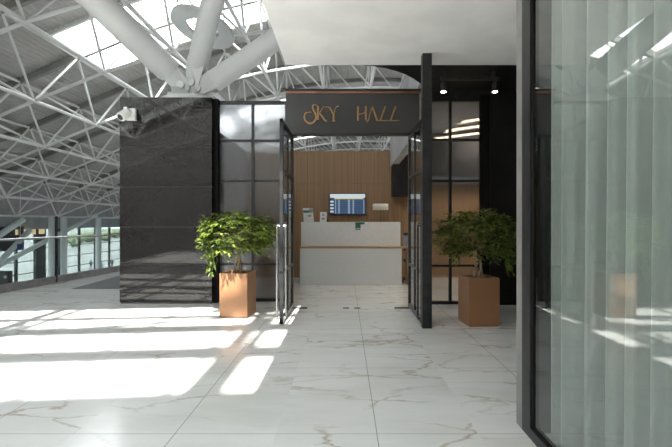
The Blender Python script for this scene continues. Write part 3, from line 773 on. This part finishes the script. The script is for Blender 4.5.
for i,(yy) in enumerate((1.6,-.6)):  # unseen lamps added to brighten the curtain from inside
    t=thing('added_room_fill',(2.5,yy,3.3),'added round white fill light, unseen, inside the curtained room, %s one'%('far' if i==0 else 'near'),'ceiling lamp','added fill lights in the curtained room')
    MB().lathe(2.5,yy,[(.34,3.30),(.36,3.31),(.36,3.36)],32).build('housing','cctv',t,smooth=True)
    MB().lathe(2.5,yy,[(.32,3.285),(.32,3.30)],32).build('diffuser',mat('room_fill_glow',(.9,.9,.9),.5,emit=(1,.97,.9),es=1.5),t)
    ld=bpy.data.lights.new('room_fill','AREA'); ld.shape='DISK'; ld.size=.6; ld.energy=3; ld.color=(1,.97,.92)
    lo=bpy.data.objects.new('room_fill',ld); C.objects.link(lo); lo.location=(2.5,yy,3.27)

# ================================================================== FACADE AND OUTSIDE
FX=-26.0
w4=thing('window_4',(FX,45,-7),'tall glazed terminal facade with dark mullions beyond the balustrade','window',kind='structure')
f=MB(); y=43.8-2.8*8
while y<80: f.box(FX-.09,FX+.09,y-.09,y+.09,-7,.7); y+=2.8
for z in (-6.0,-4.9,-3.9,-2.9,-1.9,-.9,.0): f.box(FX-.03,FX+.03,14,84,z-.03,z+.03)
f.build('mullions','frame',w4)
MB().box(FX-.01,FX+.01,14,84,-7,.7).build('pane','facade_glass',w4)
struct(MB().box(FX-.3,FX+.1,-20,85,.7,4.2),'wall_facade_top','grey_plaster')
struct(MB().box(FX-.3,FX+.1,-20,18.5,-7,.7),'wall_facade_near','grey_plaster')
for i,y in enumerate((37.6,39.2,44.7)):
    o=MB().lathe(-24.6,y,[(.26,-7),(.26,1.7)],20).build('facade_column','white_steel',smooth=True)
    tag(o,'pale round column by the glazed facade, %s from the left of three'%['first','second','third'][i],'column','columns along the glazed facade')
# dark wall section with small amber windows near the left of the facade
for ya_,yb_ in ((37.3,38.5),(40.4,41.1)): struct(MB().box(-25.95,-25.7,ya_,yb_,-7,.7),'wall_facade_pier','frame')
dw=struct(MB().box(-25.7,-25.5,20,35.6,-.9,.95),'wall_facade_dark','frame')
for i,(xp0,xp1) in enumerate(((16.5,18.5),(25,30),(32,36),(40,45))):
    ya_,yb_=25.4*448/(345-xp0),25.4*448/(345-xp1)
    o=MB().box(-25.5,-25.42,ya_,yb_,.30,.72).build('lit_window',None or 'amber' if 'amber' in M else mat('amber_window',(.5,.3,.15),.5,emit=(.85,.62,.36),es=.8))
    tag(o,kind='structure'); o.name='window_%d'%(20+i)
def strut(a,b,label):
    o=MB().tube([a,b],.2,14).build('diagonal_strut','white_steel',smooth=True); return tag(o,label,'strut','diagonal steel struts at the facade')
strut(P(-6,268,33),P(96,215,44.5),'long white diagonal strut rising right along the facade')
strut(P(-4,266,32),P(30,230,35),'short steep white diagonal strut crossing the lower left edge')
strut(P(-8,240,30),P(24,219,31.5),'white diagonal strut above the handrail at the far left')
kb=thing('black_kiosk',(-24.2,31,-7),'black kiosk with a small pale logo at the lower left','kiosk')
MB().box(-25.2,-22.9,30.5,30.9,-7,-2.05).build('body','black_plastic',kb,bevel=.05)
lgc=P(5,277,30.45); MB().tube([(lgc.x,30.5,lgc.z),(lgc.x,30.46,lgc.z)],.10,20).build('logo_disc','paper',kb)
bs=MB().box(P(17,250,31).x,P(22.5,250,31).x,31,31.1,P(17,250,31).z,P(17,244,31).z).build('board','screen_bl' if 'screen_bl' in M else mat('blue_sign',(.03,.06,.25),.5)); bs.name='blue_sign'
tag(bs,'small blue sign hung near the struts at the left','sign')
wr=MB().tube([(bs.location.x,31.05,P(17,244,31).z),(bs.location.x,31.05,4)],.02,6).build('sign_hanger','truss'); wr.parent=bs; wr.location=Vector(wr['_base'])-bs.location
# outside ground, road, trees
struct(MB().box(-400,-26.3,-100,600,-7.4,-7.05),'ground_outside','asphalt')
rnd=random.Random(4)
tb=None
for i in range(11):
    Y=rnd.uniform(120,165); px=58+i*6.6+rnd.uniform(-1.5,1.5); X=(px-345)*Y/448
    Y=118+i*13+rnd.uniform(-2,2); X=(px-345)*Y/448
    t=thing('distant_tree',(X,Y,-7.05),'hazy green tree beyond the facade, %s along the row'%['first','second','third','fourth','fifth','sixth','seventh','eighth','ninth','tenth','last'][i],'tree','distant trees outside the facade')
    m_=MB(); R=rnd.uniform(1.7,2.5)*Y/150
    bm=bmesh.new()
    for q in range(5):
        r_=R*rnd.uniform(.5,.8); res=bmesh.ops.create_icosphere(bm,subdivisions=2,radius=r_)
        dx,dy,dz=rnd.uniform(-R,R)*.8,rnd.uniform(-R,R)*.6,rnd.uniform(1.6,3.2)
        for v in res['verts']: v.co=v.co*(1+rnd.uniform(-.14,.14))+Vector((dx,dy,dz))
    me=bpy.data.meshes.new('crown'); bm.to_mesh(me); bm.free(); me.materials.append(M['dist_leaf']); o=bpy.data.objects.new('crown',me); C.objects.link(o); o.parent=t
    MB().tube([(X,Y,-7.05),(X,Y,-5)],.15,8).build('trunk','bark',t)
# people far outside / below, small in the photograph
def person(px,Y,label,cloth,ph):
    X=(px-345)*Y/448
    vs=[(0,0,.95,.15),(0,0,1.15,.14),(0,0,1.38,.17),(0,0,1.50,.06),(0,0,1.57,.07),(0,0,1.66,.10),(0,0,1.75,.07),
        (.1,0,.88,.10),(.11,.05*ph,.48,.065),(.12,-.05*ph,.08,.045),(.12,.10-.05*ph,.03,.04),
        (-.1,0,.88,.10),(-.11,-.1*ph,.48,.065),(-.12,-.22*ph,.08,.045),(-.12,.10-.22*ph,.03,.04),
        (.2,0,1.40,.06),(.26,-.06*ph,1.13,.045),(.27,.08*ph,.90,.035),(.27,.12*ph,.80,.035),
        (-.2,0,1.40,.06),(-.26,.06*ph,1.13,.045),(-.27,.16*ph,.90,.035),(-.27,.2*ph,.80,.035)]
    es=[(0,1),(1,2),(2,3),(3,4),(4,5),(5,6),(0,7),(7,8),(8,9),(9,10),(0,11),(11,12),(12,13),(13,14),(2,15),(15,16),(16,17),(17,18),(2,19),(19,20),(20,21),(21,22)]
    me=bpy.data.meshes.new('person'); me.from_pydata([v[:3] for v in vs],es,[]); o=bpy.data.objects.new('person',me); C.objects.link(o)
    md=o.modifiers.new('skin','SKIN'); 
    for i_,sv in enumerate(me.skin_vertices[0].data): sv.radius=(vs[i_][3],vs[i_][3]*.8); sv.use_root=(i_==0)
    o.modifiers.new('sub','SUBSURF').levels=1; me.materials.append(M[cloth]); o.location=(X,Y,-7.05)
    hd=MB().lathe(0,0,[(.03,1.58),(.085,1.62),(.10,1.70),(.085,1.78),(.03,1.82)],14); t=hd.build('hair','black_plastic',o) if False else None
    me2=MB().lathe(0,0.0,[(.05,1.66),(.115,1.69),(.11,1.77),(.05,1.83)],14); b=me2.build('hair','dark_cloth'); b.parent=o; b.location=(0,.02,1.655); 
    tag(o,label,'person','people seen far away through the facade'); return o
person(91,78,'distant person in dark clothes walking alone outside the facade','dark_cloth',1)
person(101.5,74,'distant person in blue clothes outside, left of the pair near the granite wall','blue_cloth',.6)
person(112,80,'distant person in dark clothes outside, nearest the granite wall','dark_cloth',-.8)

# ================================================================== LIGHT
w_=bpy.data.worlds.new('World'); bpy.context.scene.world=w_; w_.use_nodes=True
bg=w_.node_tree.nodes['Background']; bg.inputs[0].default_value=(.93,.97,1,1); bg.inputs[1].default_value=8
sd=bpy.data.lights.new('sun','SUN'); sd.energy=26; sd.angle=math.radians(.6); sd.color=(1,.96,.90)
so_=bpy.data.objects.new('sun',sd); C.objects.link(so_)
el=math.radians(58); dirv=Vector((.02,math.cos(el),-math.sin(el)))
so_.rotation_euler=dirv.to_track_quat('-Z','Y').to_euler(); so_.location=(0,-20,30)
# ================================================================== CAMERA
cd=bpy.data.cameras.new('camera'); cd.sensor_width=36; cd.lens=24; cd.shift_x=-(345-336)/672; cd.shift_y=(222-223.5)/672
cd.clip_end=2000; cam=bpy.data.objects.new('camera',cd); C.objects.link(cam); cam.location=(0,0,EYE); cam.rotation_euler=(math.pi/2,0,0)
S=bpy.context.scene; S.camera=cam
S.view_settings.view_transform='Standard'; S.view_settings.look='None'; S.view_settings.gamma=1; S.view_settings.use_curve_mapping=False
S.view_settings.exposure=0.08
S.cycles.use_denoising=True
for o in bpy.data.objects:
    if '_base' in o: del o['_base']
